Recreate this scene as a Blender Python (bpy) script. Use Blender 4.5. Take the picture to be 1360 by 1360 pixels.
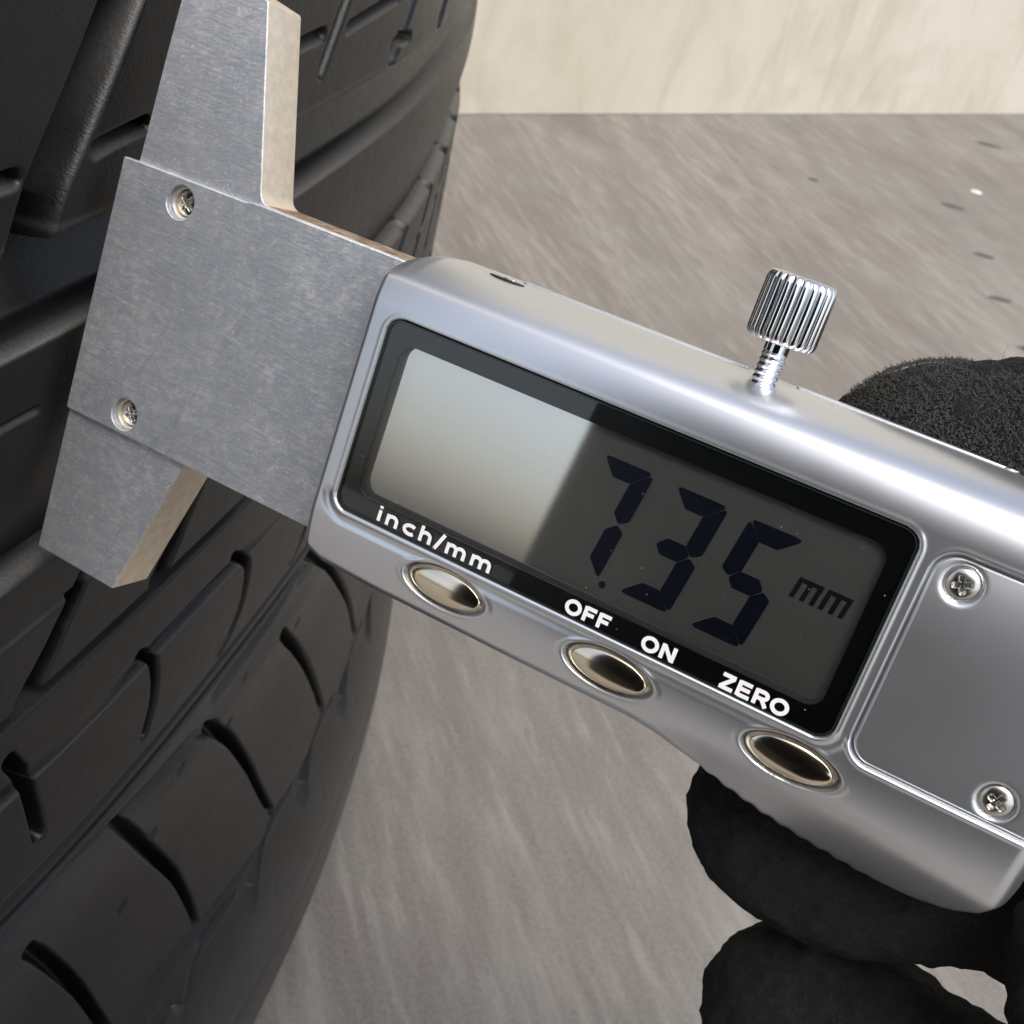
import bpy, bmesh, math, random
import numpy as np
from mathutils import Matrix, Vector
random.seed(4); rng = np.random.default_rng(7)
for o in list(bpy.data.objects): bpy.data.objects.remove(o)
SC = bpy.context.scene
COL = SC.collection
MM = 0.001
H = 0.236                                   # camera height above the floor (m)

# ------------------------------------------------------------------ camera
# rows: world x, y, z expressed in the camera frame (x right, y down, z forward)
R = Matrix(((0.970295, 0.241923, 0.0), (0.136832, -0.548799, 0.82468), (0.199509, -0.800183, -0.5656)))
def W(p): return R @ Vector(p) * MM + Vector((0, 0, H))        # camera-frame millimetres -> world metres
cam_d = bpy.data.cameras.new('camera'); cam = bpy.data.objects.new('camera', cam_d); COL.objects.link(cam)
xr, yd, zf = R.col[0], R.col[1], R.col[2]
M = Matrix.Identity(4)
for i in range(3): M[i][0], M[i][1], M[i][2] = xr[i], -yd[i], -zf[i]
M[2][3] = H
cam.matrix_world = M
cam_d.sensor_width = 36; cam_d.lens = 36 * 1500 / 1360
cam_d.clip_start = 0.004; cam_d.clip_end = 400
cam_d.dof.use_dof = True; cam_d.dof.focus_distance = 0.066; cam_d.dof.aperture_fstop = 150
SC.camera = cam

# ------------------------------------------------------------------ light
world = bpy.data.worlds.new('World'); SC.world = world; world.use_nodes = True
nt = world.node_tree; bg = nt.nodes['Background']
sky = nt.nodes.new('ShaderNodeTexSky'); sky.sky_type = 'NISHITA'; sky.sun_disc = False
SUN_EL, SUN_ROT = 62, 158                    # elevation, clockwise from +Y
sky.sun_elevation = math.radians(SUN_EL); sky.sun_rotation = math.radians(SUN_ROT)
sky.air_density = 1.0; sky.dust_density = 4.0; sky.ozone_density = 1.0
hs_ = nt.nodes.new('ShaderNodeHueSaturation'); hs_.inputs['Saturation'].default_value = .65      # thin even cloud
nt.links.new(sky.outputs[0], hs_.inputs['Color']); nt.links.new(hs_.outputs[0], bg.inputs[0]); bg.inputs[1].default_value = 0.15
sd_ = bpy.data.lights.new('sun', 'SUN'); sd_.energy = 1.1; sd_.angle = math.radians(35); sd_.color = (1, .95, .88)
sun = bpy.data.objects.new('sun', sd_); COL.objects.link(sun)
e, r_ = math.radians(SUN_EL), math.radians(SUN_ROT)
sv = Vector((math.sin(r_) * math.cos(e), math.cos(r_) * math.cos(e), math.sin(e)))
sun.rotation_euler = sv.to_track_quat('Z', 'Y').to_euler(); sun.location = (0, 0, 3)
SC.view_settings.view_transform = 'Standard'; SC.view_settings.look = 'None'
SC.view_settings.exposure = 0.5; SC.view_settings.gamma = 1
SC.render.engine = 'CYCLES'

# ------------------------------------------------------------------ helpers
def mat(name, base=(.5, .5, .5), rough=.5, metal=0., **kw):
    m = bpy.data.materials.new(name); m.use_nodes = True
    b = m.node_tree.nodes['Principled BSDF']
    b.inputs['Base Color'].default_value = (*base, 1); b.inputs['Roughness'].default_value = rough
    b.inputs['Metallic'].default_value = metal
    for k, v in kw.items(): b.inputs[k.replace('_', ' ')].default_value = v
    return m
class N:
    """small node-building helper"""
    def __init__(s, m): s.m = m; s.t = m.node_tree; s.b = s.t.nodes['Principled BSDF']
    def new(s, k, **kw):
        n = s.t.nodes.new(k)
        for a, v in kw.items(): setattr(n, a, v)
        return n
    def link(s, a, b): s.t.links.new(a, b)
    def coords(s, scale=(1000, 1000, 1000), rot=(0, 0, 0), kind='Object'):
        tc = s.new('ShaderNodeTexCoord'); mp = s.new('ShaderNodeMapping')
        m0 = s.new('ShaderNodeMapping')
        m0.inputs['Rotation'].default_value = rot; mp.inputs['Scale'].default_value = scale
        s.link(tc.outputs[kind], m0.inputs[0]); s.link(m0.outputs[0], mp.inputs[0]); return mp.outputs[0]
    def noise(s, vec, scale=1., detail=4., rough=.55, dist=0.):
        n = s.new('ShaderNodeTexNoise'); n.inputs['Scale'].default_value = scale; n.inputs['Detail'].default_value = detail
        n.inputs['Roughness'].default_value = rough; n.inputs['Distortion'].default_value = dist
        s.link(vec, n.inputs['Vector']); return n.outputs['Fac']
    def ramp(s, fac, stops):
        r = s.new('ShaderNodeValToRGB'); e = r.color_ramp.elements
        while len(e) < len(stops): e.new(.5)
        for el, (p, c) in zip(e, stops):
            el.position = p; el.color = (c, c, c, 1) if not isinstance(c, tuple) else (*c, 1)
        s.link(fac, r.inputs[0]); return r.outputs[0]
    def mix(s, fac, a, b, mode='MIX'):
        n = s.new('ShaderNodeMix', data_type='RGBA', blend_type=mode)
        for sock, v in ((n.inputs[0], fac), (n.inputs[6], a), (n.inputs[7], b)):
            if isinstance(v, (float, int)): sock.default_value = v if sock.type == 'VALUE' else (v, v, v, 1)
            elif isinstance(v, tuple): sock.default_value = (*v, 1)
            else: s.link(v, sock)
        return n.outputs[2]
    def math(s, op, a, b=0.):
        n = s.new('ShaderNodeMath', operation=op)
        for i, v in enumerate((a, b)):
            if isinstance(v, (float, int)): n.inputs[i].default_value = v
            else: s.link(v, n.inputs[i])
        return n.outputs[0]
    def bump(s, h, dist, strength=1., prev=None):
        n = s.new('ShaderNodeBump'); n.inputs['Distance'].default_value = dist; n.inputs['Strength'].default_value = strength
        s.link(h, n.inputs['Height'])
        if prev is not None: s.link(prev, n.inputs['Normal'])
        return n.outputs[0]
    def out(s, **kw):
        for k, v in kw.items(): s.link(v, s.b.inputs[k.replace('_', ' ')])

def link_mesh(name, me, m, parent=None, smooth=True):
    o = bpy.data.objects.new(name, me); COL.objects.link(o)
    if m is not None: me.materials.append(m)
    if smooth: me.polygons.foreach_set('use_smooth', [True] * len(me.polygons))
    if parent is not None: o.parent = parent
    return o
def pydata(name, V, F, m, parent=None, smooth=True, scale=MM):
    me = bpy.data.meshes.new(name); me.from_pydata([tuple(float(c) * scale for c in v) for v in V], [], F); me.update()
    return link_mesh(name, me, m, parent, smooth)
def grid_mesh(name, P, m, parent=None, flip=False, extra=None, scale=MM):
    """P: rows x cols x 3 array in mm"""
    nr, nc = P.shape[:2]
    V = (P.reshape(-1, 3) * scale).astype(np.float32)
    a = (np.arange(nr - 1)[:, None] * nc + np.arange(nc - 1)[None]).ravel()
    F = np.stack([a, a + 1, a + nc + 1, a + nc], 1)
    if flip: F = F[:, ::-1]
    me = bpy.data.meshes.new(name)
    me.vertices.add(len(V)); me.vertices.foreach_set('co', V.ravel())
    me.loops.add(F.size); me.loops.foreach_set('vertex_index', F.ravel().astype(np.int32))
    me.polygons.add(len(F)); me.polygons.foreach_set('loop_start', (np.arange(len(F)) * 4).astype(np.int32))
    me.polygons.foreach_set('loop_total', np.full(len(F), 4, np.int32))
    me.update(calc_edges=True); me.validate()
    return link_mesh(name, me, m, parent)
def plate(name, loops, z0, z1, m, parent=None, bevel=0., res=2, smooth=False):
    """flat piece between z0 and z1 (mm) from closed outlines; inner outlines become holes"""
    cu = bpy.data.curves.new(name, 'CURVE'); cu.dimensions = '2D'; cu.fill_mode = 'BOTH'
    for L in loops:
        s = cu.splines.new('POLY'); s.points.add(len(L) - 1); s.use_cyclic_u = True
        for p, q in zip(s.points, L): p.co = (q[0], q[1], 0, 1)
    cu.extrude = (z1 - z0) / 2 - bevel; cu.bevel_depth = bevel; cu.bevel_resolution = res; cu.offset = -bevel
    ob = bpy.data.objects.new('tmp', cu); COL.objects.link(ob)
    dg = bpy.context.evaluated_depsgraph_get(); me = bpy.data.meshes.new_from_object(ob.evaluated_get(dg))
    bpy.data.objects.remove(ob)
    me.transform(Matrix.Diagonal((MM, MM, MM, 1)) @ Matrix.Translation((0, 0, (z0 + z1) / 2))); me.name = name
    me.materials.clear()
    o = link_mesh(name, me, m, parent, smooth)
    return o
def circle(cx, cy, r, n=48, ry=None, ph=0): 
    ry = r if ry is None else ry
    return [(cx + r * math.cos(ph + i * 2 * math.pi / n), cy + ry * math.sin(ph + i * 2 * math.pi / n)) for i in range(n)]
def rrect(x0, x1, y0, y1, r, n=10):
    L = []
    for cx, cy, a0 in ((x1 - r, y1 - r, 0), (x0 + r, y1 - r, 90), (x0 + r, y0 + r, 180), (x1 - r, y0 + r, 270)):
        for i in range(n + 1):
            a = math.radians(a0 + 90 * i / n); L.append((cx + r * math.cos(a), cy + r * math.sin(a)))
    return L
def fillet(L, rad, n=6):
    """round the corners of a polygon; rad is a number or list"""
    out = []; k = len(L)
    for i in range(k):
        p = Vector(L[i]); a = Vector(L[i - 1]); b = Vector(L[(i + 1) % k]); r = rad[i] if isinstance(rad, (list, tuple)) else rad
        if r <= 0: out.append(tuple(p)); continue
        da = (a - p).normalized(); db = (b - p).normalized(); ang = da.angle(db)
        t = min(r / math.tan(ang / 2), (a - p).length * .49, (b - p).length * .49)
        s, e_ = p + da * t, p + db * t
        for j in range(n + 1):
            q = j / n; out.append(tuple((1 - q) ** 2 * s + 2 * q * (1 - q) * p + q * q * e_))
    return out
def sstep(x): x = np.clip(x, 0, 1); return x * x * (3 - 2 * x)
def sdrr(X, Y, x0, x1, y0, y1, r):
    qx = np.abs(X - (x0 + x1) / 2) - (x1 - x0) / 2 + r; qy = np.abs(Y - (y0 + y1) / 2) - (y1 - y0) / 2 + r
    return np.hypot(np.maximum(qx, 0), np.maximum(qy, 0)) + np.minimum(np.maximum(qx, qy), 0) - r
def polar(name, cx, cy, rx, ry, hf, m, parent, nr=22, na=72, z=0., rot=0.):
    """disc-like relief: hf(x, y, rho) with rho 0..1, x y in mm from the centre"""
    rho = np.linspace(0.001, 1, nr); an = np.linspace(0, 2 * np.pi, na + 1)
    RR, AA = np.meshgrid(rho, an, indexing='ij'); X = RR * np.cos(AA) * rx; Y = RR * np.sin(AA) * ry
    Z = hf(X, Y, RR); P = np.stack([X + cx, Y + cy, Z + z], -1)
    sk = P[-1:].copy(); sk[..., 2] = z - 1.2; P = np.concatenate([P, sk], 0)
    return grid_mesh(name, P, m, parent)
def tag(o, label=None, cat=None, group=None, kind=None):
    for k, v in (('label', label), ('category', cat), ('group', group), ('kind', kind)):
        if v: o[k] = v
    return o

# ------------------------------------------------------------------ materials
def brushed(name, base, rough, along=.12, across=3.2, strength=1.):
    m = mat(name, base, rough, .80); n = N(m)
    v = n.coords((1000 * along, 1000 * across, 1000 * across), rot=(0, 0, math.radians(4)))
    v2 = n.coords((1000, 1000, 1000)); v3 = n.coords((1000 * .5, 1000 * 1.6, 1000), rot=(0, 0, math.radians(-14)))
    g = n.noise(v, 1.6, 6, .7); sp = n.noise(v3, 2.2, 5, .72, .3); cl = n.noise(v2, .22, 4, .6)
    spec = n.noise(v2, 4.5, 3, .75)
    c = n.mix(n.ramp(g, [(.3, 0.), (.7, 1.)]), tuple(x * .72 for x in base), tuple(min(1, x * 1.18) for x in base))
    c = n.mix(n.ramp(sp, [(.35, 0.), (.68, .75)]), c, tuple(x * .62 for x in base))
    cl2 = n.noise(v2, 1.3, 5, .7, .6)
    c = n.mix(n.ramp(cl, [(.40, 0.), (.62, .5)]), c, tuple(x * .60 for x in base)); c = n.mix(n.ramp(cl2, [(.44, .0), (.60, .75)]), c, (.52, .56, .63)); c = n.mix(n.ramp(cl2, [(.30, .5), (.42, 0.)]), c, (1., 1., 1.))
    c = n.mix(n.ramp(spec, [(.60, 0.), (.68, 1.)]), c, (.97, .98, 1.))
    rr = n.math('ADD', n.math('MULTIPLY', sp, .22), rough - .1)
    bm = n.bump(g, .00002 * strength, .8); bm = n.bump(sp, .00003 * strength, .7, bm)
    tg = n.new('ShaderNodeVectorTransform', vector_type='VECTOR', convert_from='OBJECT', convert_to='WORLD'); tg.inputs[0].default_value = (1, .07, 0)
    n.b.inputs['Anisotropic'].default_value = .8; n.link(tg.outputs[0], n.b.inputs['Tangent'])
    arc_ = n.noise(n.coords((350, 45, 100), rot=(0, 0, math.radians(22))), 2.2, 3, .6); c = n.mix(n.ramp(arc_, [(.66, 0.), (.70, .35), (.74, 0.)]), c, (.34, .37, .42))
    n.out(Base_Color=c, Roughness=rr, Normal=bm); return m
M_STEEL = brushed('brushed_steel', (.86, .885, .92), .50)
def edge_steel():
    m = mat('ground_steel_side', (.8, .7, .56), .5, .75); n = N(m); v = n.coords((1000, 1000, 1000)); 
    f = n.noise(v, 1.1, 5, .65); rust = n.noise(v, .85, 6, .75)
    c = n.mix(n.ramp(f, [(.35, 0.), (.7, 1.)]), (.90, .79, .64), (.74, .64, .51))
    c = n.mix(n.ramp(rust, [(.60, 0.), (.72, .6)]), c, (.36, .24, .17))
    n.out(Base_Color=c, Normal=n.bump(f, .00003, .6)); return m
M_SIDE = edge_steel()
def rusty():
    m = mat('rust_stained_steel', (.45, .38, .30), .6, .6); n = N(m); v = n.coords((900, 2000, 900))
    f = n.noise(v, 1.2, 6, .7)
    n.out(Base_Color=n.ramp(f, [(.3, (.10, .055, .03)), (.5, (.33, .24, .16)), (.7, (.60, .52, .42))]), Normal=n.bump(f, .00008, .8)); return m
M_RUST = rusty()
def housing_mat():
    m = mat('satin_silver_plating', (.74, .765, .80), .3, .93); n = N(m); v = n.coords()
    a = n.noise(v, 14, 3, .6); b = n.noise(v, .25, 3, .5)
    n.out(Roughness=n.math('ADD', n.math('MULTIPLY', b, .05), .29)); return m
M_HOUSE = housing_mat()
M_CHROME = mat('polished_chrome', (.82, .83, .84), .08, 1.)
M_NICKEL = mat('polished_nickel', (.84, .75, .59), .13, 1.)
M_SCREW = mat('zinc_plated_screw', (.66, .65, .61), .22, 1.)
M_BLACKP = mat('black_print_under_glass', (.006, .006, .007), .35)
M_WHITEP = mat('white_print', (.93, .94, .95), .5)
M_SEG = mat('lcd_segment_ink', (.005, .008, .028), .4)
M_SEGF = mat('faint_lcd_segment_ink', (.014, .017, .024), .4)
def lcd():
    m = mat('lcd_reflector', (.72, .73, .67), .5); n = N(m)
    gl = n.new('ShaderNodeBsdfGlossy'); gl.inputs['Color'].default_value = (.92, .89, .86, 1); gl.inputs['Roughness'].default_value = .045
    v = n.coords(); f = n.noise(v, 30, 2, .5); n.out(Normal=n.bump(f, .00001, .4))
    mx = n.new('ShaderNodeMixShader'); mx.inputs[0].default_value = .74
    n.link(n.b.outputs[0], mx.inputs[1]); n.link(gl.outputs[0], mx.inputs[2]); n.link(mx.outputs[0], n.t.nodes['Material Output'].inputs[0]); return m
M_LCD = lcd()
def pane():
    m = mat('window_pane', (1, 1, 1), .02); n = N(m); tr = n.new('ShaderNodeBsdfTransparent'); tr.inputs[0].default_value = (.98, .985, .985, 1)
    gl = n.new('ShaderNodeBsdfGlossy'); gl.inputs['Roughness'].default_value = .02; fr = n.new('ShaderNodeFresnel'); fr.inputs[0].default_value = 1.5
    v = n.coords(); f = n.noise(v, 1.5, 3, .5); sc = n.noise(n.coords((4000, 300, 1000), rot=(0, 0, .5)), 1, 3, .5)
    n.link(n.math('ADD', n.math('MULTIPLY', n.ramp(sc, [(.68, 0.), (.75, 1.)]), .10), .02), gl.inputs['Roughness'])
    mx = n.new('ShaderNodeMixShader'); n.link(fr.outputs[0], mx.inputs[0])
    n.link(tr.outputs[0], mx.inputs[1]); n.link(gl.outputs[0], mx.inputs[2]); n.link(mx.outputs[0], n.t.nodes['Material Output'].inputs[0]); return m
M_PANE = pane()
M_PANE_EDGE = mat('glass_edge', (.012, .022, .02), .15)
def rubber(name, lo, hi):
    m = mat(name, lo, .5, 0, Specular_IOR_Level=.36); n = N(m); v = n.coords()
    a = n.noise(v, .06, 5, .6); b = n.noise(v, 3.5, 4, .6); d = n.noise(v, .5, 5, .7)
    c = n.mix(n.ramp(a, [(.35, 0.), (.7, 1.)]), lo, hi)
    c = n.mix(n.ramp(d, [(.55, 0.), (.8, .5)]), c, tuple(x * 1.5 for x in hi))
    at = n.new('ShaderNodeAttribute', attribute_name='dust_highlight'); c = n.mix(n.math('MULTIPLY', n.math('MULTIPLY', at.outputs['Fac'], .85), n.ramp(b, [(.25, .55), (.6, 1.)])), c, (.12, .12, .115))  # attribute carries shoulder dust and the painted highlights of the groove lips
    rr = n.math('ADD', n.math('MULTIPLY', d, .22), .25)
    n.out(Base_Color=c, Roughness=rr, Normal=n.bump(b, .00006, .5, n.bump(d, .00015, .35))); return m
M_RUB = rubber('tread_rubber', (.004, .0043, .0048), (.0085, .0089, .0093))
M_SIDEW = rubber('sidewall_rubber', (.009, .009, .009), (.017, .0168, .0165))
def glove_mat():
    m = mat('black_knit_glove', (.006, .006, .006), .95, 0, Sheen_Weight=.03, Sheen_Roughness=.6); n = N(m); v = n.coords()
    w = n.new('ShaderNodeTexVoronoi'); w.inputs['Scale'].default_value = 1.15; n.link(n.coords((1000, 1300, 1000)), w.inputs['Vector'])
    f = n.noise(v, 1.1, 6, .75, .8); g = n.noise(v, 3.0, 4, .7, 1.2)
    c = n.mix(n.ramp(f, [(.4, 0.), (.7, 1.)]), (.006, .006, .006), (.019, .019, .018))
    c = n.mix(n.ramp(g, [(.55, 0.), (.72, .7)]), c, (.055, .054, .05))
    bm = n.bump(w.outputs['Distance'], .0009, 1.); bm = n.bump(g, .0006, 1., bm); bm = n.bump(f, .0012, .9, bm)
    n.out(Base_Color=c, Normal=bm); return m
M_GLOVE = glove_mat()
M_FIBRE = mat('grey_lint', (.07, .068, .062), .9)
def floor_mat():
    m = mat('brushed_grey_floor_paint', (.27, .25, .23), .62); n = N(m)
    rot = (0, 0, math.radians(-22))
    v = n.coords((6, 1.1, 3), rot=(0, 0, math.radians(-22.4))); v1 = n.coords((26, 3.5, 3), rot=(0, 0, math.radians(-19)))
    v2 = n.coords((3, 3, 3)); v3 = n.coords((120, 14, 20), rot=(0, 0, math.radians(-26)))
    a = n.noise(v, 3.0, 5, .6, .6); b = n.noise(v1, 1.5, 5, .65, .5); c0 = n.noise(v2, 1.6, 5, .6); d = n.noise(v3, 2, 4, .6); sp = n.noise(n.coords((1, 1, 1)), 900, 2, .6)
    c = n.mix(n.ramp(a, [(.35, 0.), (.66, 1.)]), (.158, .146, .131), (.255, .238, .215))
    c = n.mix(n.ramp(b, [(.40, .55), (.60, 0.)]), c, (.105, .092, .083))
    c = n.mix(n.ramp(b, [(.60, 0.), (.75, .45)]), c, (.32, .305, .275))
    c = n.mix(n.ramp(d, [(.35, .7), (.55, 0.)]), c, (.12, .105, .095)); c = n.mix(n.ramp(d, [(.55, 0.), (.70, .5)]), c, (.31, .295, .268))
    c = n.mix(n.ramp(c0, [(.45, 0.), (.7, .35)]), c, (.27, .265, .245))
    c = n.mix(n.math('MULTIPLY', n.ramp(sp, [(.3, 0.), (.7, 1.)]), .30), c, (.36, .34, .31))
    n.out(Base_Color=c, Normal=n.bump(a, .002, .3, n.bump(b, .001, .4))); return m
M_FLOOR = floor_mat()
def wall_mat():
    m = mat('weathered_cream_board', (.66, .6, .48), .75); n = N(m)
    v = n.coords((1, 1, 1)); a = n.noise(n.coords((3, 3, 1.2)), 2.2, 6, .6, .5); b = n.noise(v, 14, 6, .65, .5); c0 = n.noise(n.coords((7, 7, 2)), 2.6, 5, .6, 1.)
    sc = n.noise(n.coords((60, 60, 7), rot=(0, 0, 0)), 1.0, 3, .5)
    c = n.mix(n.ramp(a, [(.35, 0.), (.65, 1.)]), (.62, .57, .46), (.70, .665, .57))
    c = n.mix(n.ramp(b, [(.48, 0.), (.66, .4)]), c, (.52, .455, .35))
    c = n.mix(n.ramp(c0, [(.54, 0.), (.70, .45)]), c, (.48, .40, .29))
    c = n.mix(n.ramp(sc, [(.70, 0.), (.76, .6)]), c, (.8, .78, .7))
    n.out(Base_Color=c, Normal=n.bump(b, .002, .3)); return m
M_WALL = wall_mat()
M_CHIP = mat('dark_floor_chip', (.09, .085, .078), .8)
M_PAINTDOT = mat('white_paint_speck', (.75, .75, .72), .7)

# ------------------------------------------------------------------ setting: floor and wall
bm = bmesh.new()
for x, y in ((-60, -60), (60, -60), (60, 60), (-60, 60)): bm.verts.new((x, y, 0))
bm.faces.new(bm.verts); me = bpy.data.meshes.new('floor'); bm.to_mesh(me); bm.free()
floor = tag(link_mesh('floor', me, M_FLOOR, smooth=False), kind='structure')
A, B = Vector((-.1002, .8185, 0)), Vector((.4326, 1.3171, 0)); dr = (B - A).normalized(); nw = Vector((dr.y, -dr.x, 0))
bm = bmesh.new(); bmesh.ops.create_cube(bm, size=1)
for v in bm.verts: v.co = Vector((v.co.x * 7, v.co.y * .12, (v.co.z + .5) * 1.3))
bmesh.ops.bevel(bm, geom=bm.edges[:], offset=.004, segments=2)
me = bpy.data.meshes.new('wall'); bm.to_mesh(me); bm.free()
wall = link_mesh('wall', me, M_WALL, smooth=False)
wall.matrix_world = Matrix.Translation(A + dr * .3 - nw * .06 + Vector((0, 0, .0005))) @ Matrix(((dr.x, -nw.x, 0, 0), (dr.y, -nw.y, 0, 0), (0, 0, 1, 0), (0, 0, 0, 1)))
tag(wall, 'low cream board wall with faint brown stains behind the grey floor', 'wall')
for x, y, s, ry, m_, nm in ((272, 892, 9, .45, M_CHIP, 'floor_chip'), (275, 789, 8, .4, M_CHIP, 'floor_chip'), (268, 708, 8, .4, M_CHIP, 'floor_chip'), (270, 634, 8, .5, M_CHIP, 'floor_chip'), (303, 951, 4.5, 1, M_PAINTDOT, 'paint_speck'), (352, 1130, 13, .4, M_CHIP, 'floor_chip'), (160, 870, 4, .6, M_CHIP, 'floor_chip')):
    k = 14; V = [(x + s * (1 + .25 * math.sin(3 * i + x)) * math.cos(i * 2 * math.pi / k), y + s * ry * (1 + .2 * math.cos(2 * i + y)) * math.sin(i * 2 * math.pi / k), .3) for i in range(k)]
    V += [(x + (vx - x) * .6, y + (vy - y) * .6, 1.1) for vx, vy, _ in V]
    F = [(i, (i + 1) % k, k + (i + 1) % k, k + i) for i in range(k)] + [tuple(range(k, 2 * k))]
    pydata(nm, V, F, m_, floor)

# ------------------------------------------------------------------ tyre (lies flat on the floor, axis vertical)
e1 = Vector((0.93878371, -0.3445071, 0)); e2 = Vector((-0.3445071, -0.93878371, 0)); AX = Vector((-423.237, 155.316, 0))
TY = bpy.data.objects.new('tyre', None); COL.objects.link(TY); TY.location = (AX.x * MM, AX.y * MM, 0)
tag(TY, 'large black rubber tyre lying flat on the grey floor, its tread facing the metal caliper', 'tyre')
KZ = np.array([-72, -69, -62, -48, -32, -12, 37, 87, 125, 150, 162, 185, 200, 212, 222, 230, 234.5])
KR = np.array([300, 338, 368, 392, 397, 398.6, 399.6, 399.3, 398.0, 400.2, 402.6, 404.2, 402.5, 396, 384, 366, 338])
def prof(z):
    # smooth (Catmull-Rom) interpolation of the section profile
    i = np.clip(np.searchsorted(KZ, z) - 1, 0, len(KZ) - 2); sl = np.gradient(KR, KZ)
    h = KZ[i + 1] - KZ[i]; t = (z - KZ[i]) / h
    return (2*t**3-3*t**2+1)*KR[i] + (t**3-2*t**2+t)*h*sl[i] + (-2*t**3+3*t**2)*KR[i+1] + (t**3-t**2)*h*sl[i+1]
def span(*seg):
    out = []
    for a, b, st in seg: out.append(np.arange(a, b - 1e-6, st))
    return np.concatenate(out + [np.array([seg[-1][1]])])
us = -span((-14, 36, 1.5), (36, 40, .5), (40, 108, .16), (108, 165, .33), (165, 215, .6), (215, 300, 2.5), (300, 900, 6))
zs = span((-72, -20, 2), (-20, 14, 1.), (14, 112, .16), (112, 158, .33), (158, 200, .9), (200, 234.5, 1.5))
U, Zt = np.meshgrid(us, zs); D = np.zeros_like(U)          # D = depth below the tread face
def dist(poly, X, Y):
    best = np.full(X.shape, 1e9); tt = np.zeros(X.shape); L = [0]
    for a, b in zip(poly[:-1], poly[1:]): L.append(L[-1] + math.hypot(b[0] - a[0], b[1] - a[1]))
    for i, (a, b) in enumerate(zip(poly[:-1], poly[1:])):
        dx, dy = b[0] - a[0], b[1] - a[1]; q = dx * dx + dy * dy
        t = np.clip(((X - a[0]) * dx + (Y - a[1]) * dy) / q, 0, 1)
        d = np.hypot(X - a[0] - t * dx, Y - a[1] - t * dy); m = d < best
        best = np.where(m, d, best); tt = np.where(m, (L[i] + t * math.sqrt(q)) / L[-1], tt)
    return best, tt
def smooth_poly(poly, n=5):
    P = [np.array(p, float) for p in poly]; P = [2 * P[0] - P[1]] + P + [2 * P[-1] - P[-2]]; out = []
    for i in range(1, len(P) - 2):
        for k in range(n):
            t = k / n; out.append(tuple(.5 * (2 * P[i] + (P[i+1] - P[i-1]) * t + (2*P[i-1] - 5*P[i] + 4*P[i+1] - P[i+2]) * t*t + (3*P[i] - P[i-1] - 3*P[i+1] + P[i+2]) * t**3)))
    return out + [tuple(P[-2])]
def groove(poly, hw, depth, soft=.6, hw2=None, shift=0.):
    poly = [(p[0] + shift, p[1]) for p in smooth_poly(poly)]
    pu = [p[0] for p in poly]; pz = [p[1] for p in poly]; w = max(hw, hw2 or 0) + soft + .3
    w += soft * .6; c = np.where((us > min(pu) - w) & (us < max(pu) + w))[0]; r = np.where((zs > min(pz) - w) & (zs < max(pz) + w))[0]
    if len(c) == 0 or len(r) == 0: return
    cs, rs = slice(c[0], c[-1] + 1), slice(r[0], r[-1] + 1)
    d, t = dist(poly, U[rs, cs], Zt[rs, cs]); h = hw if hw2 is None else hw + (hw2 - hw) * t
    D[rs, cs] = np.maximum(D[rs, cs], depth * sstep((h + soft * 1.1 - d) / (soft * 1.1)))
def family(poly, pitch, hw, depth, soft=.6, hw2=None, k0=0, k1=30, back=0):
    for k in range(-back, k1): 
        if k >= k0 or k < 0: groove(poly, hw, depth, soft, hw2, -pitch * k)
def band(z_up, z_lo, depth, su, sl, wob=0.):
    """circumferential groove: steep upper wall, sloping lower wall"""
    w = wob * np.sin(U / 37.); a = sstep((Zt - (z_up + w)) / su); b = sstep(((z_lo + w) - Zt) / sl)
    np.maximum(D, depth * a * b, out=D)
np.maximum(D, (6.2 - 3.2 * np.clip((Zt - 34.6) / 5.6, 0, 1)) * sstep((Zt - 33.6) / 1.0) * sstep((41.1 + .25 * np.sin(U / 37.) - Zt) / .9), out=D)                        # main groove under the upper blocks
np.maximum(D, 2.3 * np.clip((Zt - 45.5) / 13.2, 0, 1) ** 1.6 * sstep((59.8 - Zt) / .85), out=D); groove([(-30, 45.3), (-49.5, 45.9)], .05, .5, .4)                         # second wide groove
band(72.5, 74.0, 4.5, .5, .4)                               # narrow groove the slanted slots run into
band(64.3, 65.15, .8, .5, .3)
band(95.2, 96.4, .7, .45, .5); band(97.9, 99.4, 2.0, .5, .6)
np.maximum(D, 1.1 * sstep((Zt - 79.6) / 2.2) * sstep((82.4 - Zt) / .3) * (.55 + .45 * np.sin(U / 6. + 1)), out=D)   # chamfer of the slotted rib
np.maximum(D, .9 * sstep((Zt - 110) / -5.) * sstep((Zt - 99.5) / 2) * .5, out=D)
# slanted slots above the narrow groove
family([(-60, 59.5), (-54.9, 63.2), (-50.4, 68.2), (-46.2, 72.1)], 18.4, .15, 6, .6, .4, 0, 30, 1)
family([(-51.2, 67.2), (-49.4, 69.4), (-46.6, 72.2)], 18.4, .3, 6, .6, .75, 0, 30, 1)
# slots of the rib
T1 = [(-44.3, 77.6), (-45.8, 81.2), (-46.6, 85.5), (-47.3, 90.5)]; T2 = [(-62.3, 80.2), (-64.6, 82.6), (-65.0, 88.0), (-63.6, 92.6)]
T3 = [(-80.2, 80.0), (-84.0, 83.6), (-84.0, 88.8), (-82.4, 91.9), (-79.6, 94.)]
groove(T1, .30, 3.4, .5, .34); groove(T2, .26, 3.4, .48, .2); family(T3, 19.5, .24, 3.4, .46, .18)
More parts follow.
